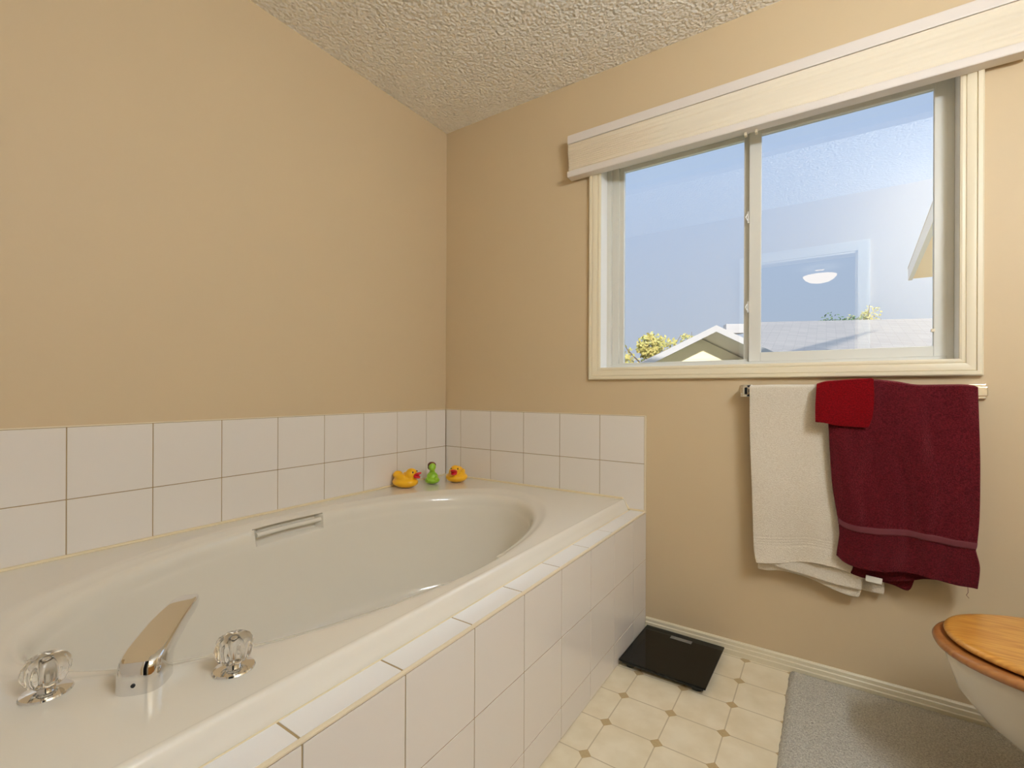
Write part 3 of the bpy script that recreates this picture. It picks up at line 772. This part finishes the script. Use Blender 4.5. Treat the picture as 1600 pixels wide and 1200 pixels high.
# ------------------------------------------------------------------ outside
def W_(u, d, z): return Vector((CAM.x, CAM.y, 0)) + r0 * u + fw * d + Vector((0, 0, z))
GR = -2.9
nh = empty('neighbour_house', W_(4, 9, GR), 'cream sided neighbouring house with gabled grey roof beyond the window', 'house')
AD = 6.2                                          # distance of the gable overhang
ax_, az = 318 / F * AD, CAM.z + 103 / F * AD
sl_ = .51; hw = 3.4; HA = R(8.5)
rh = math.cos(HA) * r0 - math.sin(HA) * fw; fh = math.cos(HA) * fw + math.sin(HA) * r0
def H_(u, d, z): return W_(ax_, AD, z) + rh * (u - ax_) + fh * (d - AD)
def slab(bm, pts, th, mi=0):
    a = [bm.verts.new(p) for p in pts]; b = [bm.verts.new(p - Vector((0, 0, th))) for p in pts]
    n = len(a); bm.faces.new(a).material_index = mi; bm.faces.new(b[::-1]).material_index = mi
    for i in range(n): bm.faces.new((a[i], a[(i + 1) % n], b[(i + 1) % n], b[i])).material_index = mi
bm = bmesh.new()
for s in (-1, 1):
    slab(bm, [H_(ax_, AD, az), H_(ax_ + s * hw, AD, az - hw * sl_), H_(ax_ + s * hw, AD + 6, az - hw * sl_), H_(ax_, AD + 6, az)], .06)
link('gable_roof', bm, m_shingle, nh, smooth=False)
bm = bmesh.new()
for s in (-1, 1):
    slab(bm, [H_(ax_, AD - .03, az - .0), H_(ax_ + s * hw, AD - .03, az - hw * sl_), H_(ax_ + s * hw, AD + .0, az - hw * sl_), H_(ax_, AD, az)], .085)
link('fascia', bm, m_fascia, nh, smooth=False)
bm = bmesh.new()
for s in (-1, 1): slab(bm, [H_(ax_, AD, az - .062), H_(ax_ + s * hw, AD, az - hw * sl_ - .062), H_(ax_ + s * hw, AD + .95, az - hw * sl_ - .062), H_(ax_, AD + .95, az - .062)], .02)
link('soffit', bm, mat('soffit_grey', (.62, .58, .55), .7), nh, smooth=False)
bm = bmesh.new()                                    # lap siding of the gable wall
wd = AD + .75; z = GR; step = .115
hh = az - .1
while z < hh:
    z2 = min(z + step, hh)
    def half(zz): return min(hw - .5, (hh - zz) / sl_)
    a, b = half(z), max(.001, half(z2))
    q = [H_(ax_ - a, wd - .012, z), H_(ax_ + a, wd - .012, z), H_(ax_ + b, wd, z2), H_(ax_ - b, wd, z2)]
    bm.faces.new([bm.verts.new(p) for p in q])
    q = [H_(ax_ - a, wd, z), H_(ax_ + a, wd, z), H_(ax_ + a, wd - .012, z), H_(ax_ - a, wd - .012, z)]
    bm.faces.new([bm.verts.new(p) for p in q])
    z = z2
for s in (-1, 1):
    q = [H_(ax_ + s * (hw - .5), wd, GR), H_(ax_ + s * (hw - .5), wd + 6, GR), H_(ax_ + s * (hw - .5), wd + 6, az - (hw - .5) * sl_ - .08), H_(ax_ + s * (hw - .5), wd, az - (hw - .5) * sl_ - .08)]
    bm.faces.new([bm.verts.new(p) for p in q])
link('siding_wall', bm, m_siding, nh, smooth=False)
bm = bmesh.new(); rr_ = H_(ax_ + .31, wd - .02, 0)
for p in (H_(ax_ + .33, wd - .03, az - .80),):
    vs = []
    box(bm, -.1, .1, -.012, .012, -.22, .22, .004); bm.transform(Matrix.Translation(p) @ Matrix.Rotation(-YAW - HA, 4, 'Z'))
link('gable_vent', bm, m_fascia, nh)
# main roof facing us
bm = bmesh.new()
D1, D0 = 10.4, 6.6; zr = CAM.z + 105 / F * D1
slab(bm, [H_(4.7, D1, zr), H_(13, D1, zr + .04), H_(13, D0, zr - 1.15), H_(2.9, D0, zr - 1.15)], .1)
slab(bm, [H_(4.7, D1, zr), H_(4.7, D1 + 4, zr - 1.2), H_(13, D1 + 4, zr - 1.2), H_(13, D1, zr + .04)], .1)
link('main_roof', bm, m_shingle, nh, smooth=False)
bm = bmesh.new(); slab(bm, [H_(5.7, D0 + .3, zr - 1.2), H_(12.8, D0 + .3, zr - 1.2), H_(12.8, D1 + 3.6, zr - 1.2), H_(5.7, D1 + 3.6, zr - 1.2)], zr - 1.2 - GR)
link('main_wall', bm, m_siding, nh, smooth=False)
def vent(px, py, d, w, h):
    bm = bmesh.new(); p = W_((px - 800) / F * d, d, CAM.z + (CY - py) / F * d)
    box(bm, -w / 2, w / 2, -.1, .1, -.12, h, .01); bm.transform(Matrix.Translation(p) @ Matrix.Rotation(-YAW - HA, 4, 'Z')); link('roof_vent', bm, m_fascia, nh)
vent(1313, 519, 9.3, .26, .04); vent(1146, 511, 9.6, .35, .07)
# projecting wing of our own house to the right
wg = empty('house_wing', (3.2, 3, GR), 'tan soffit and cream wall of the wing at the window right side', 'house')
bm = bmesh.new()
slab(bm, [Vector((2.50, 4.55, 2.30)), Vector((2.30, .6, 2.30)), Vector((3.6, .6, 2.30)), Vector((3.6, 4.55, 2.30))], .10); link('soffit', bm, m_soffit, wg, smooth=False)
bm = bmesh.new(); slab(bm, [Vector((2.47, 4.58, 2.33)), Vector((2.27, .6, 2.33)), Vector((2.305, .6, 2.33)), Vector((2.505, 4.58, 2.33))], .14); link('fascia', bm, m_fascia, wg, smooth=False)
bm = bmesh.new(); slab(bm, [Vector((2.47, 4.6, 2.335)), Vector((2.27, .6, 2.335)), Vector((4.6, .6, 3.4)), Vector((4.6, 4.6, 3.4))][::1], .02); link('roof', bm, m_shingle, wg, smooth=False)
B('wall', m_siding, wg, (2.84, 5.2, .20, 4.3, GR, 2.18))
struct(B('ground', mat('lawn', (.13, .16, .06), 1), None, (-60, 60, .5, 80, GR - .2, GR)))
# trees
def tree(u, d, zt, h, w, m, label, n, leaf, sparse=1.0, group='trees beyond the neighbouring roof'):
    base = W_(u, d, GR); k = empty('tree', base, label, 'tree', group)
    bm = bmesh.new(); tube(bm, [base, base + Vector((.1, 0, (zt - GR) * .5)), base + Vector((0, .1, zt - GR - h * .35))], [.16, .11, .04], 8)
    for i in range(7):
        a = random.random() * 6.28; st = base + Vector((0, 0, zt - GR - h * (.35 + .45 * random.random())))
        tube(bm, [st, st + Vector((math.cos(a) * w * .3, math.sin(a) * w * .3, h * .2)), st + Vector((math.cos(a) * w * .42, math.sin(a) * w * .42, h * .36))], [.04, .02, .01], 6)
    link('trunk', bm, m_trunk, k)
    bm = bmesh.new(); cl = [(random.uniform(-.38, .38) * w, random.uniform(-.38, .38) * w, random.uniform(-.75, -.12) * h, random.uniform(.16, .30) * w) for _ in range(int(11 * sparse) + 3)]
    cl.append((0, 0, -.16 * h, .14 * w))
    for _ in range(n):
        c = random.choice(cl); v = Vector((random.gauss(0, 1), random.gauss(0, 1), random.gauss(0, 1))).normalized() * c[3] * random.uniform(.55, 1.0)
        p = base + Vector((c[0], c[1], zt - GR + c[2])) + v
        a = Vector((random.gauss(0, 1), random.gauss(0, 1), random.gauss(0, 1))).normalized() * leaf; b = a.orthogonal().normalized() * leaf * .6
        bm.faces.new([bm.verts.new(p + q) for q in (-a, b, a, -b)])
    link('foliage', bm, m, k, smooth=False)
tree(5.75, 20, 3.50, 4.2, 3.3, m_leafy, 'yellowing leafy tree at the lower left of the window view', 3600, .09)
tree(9.15, 24, 4.1, 3.4, 1.9, m_leafy, 'yellowing tree peeking over the left slope of the neighbouring gable', 1600, .08)
tree(12.1, 18.5, 3.95, 1.6, .8, m_leafg, 'small dark treetop above the roof ridge, left of the other two', 350, .06, .5)
tree(13.5, 19, 4.0, 1.6, 1.6, m_leafg, 'dark bushy treetop above the roof ridge near its middle', 1100, .07)
tree(14.9, 19.8, 4.65, 2.6, 1.3, m_leafy, 'tall sparse pale treetop above the roof ridge, tallest of three', 500, .06, .4)
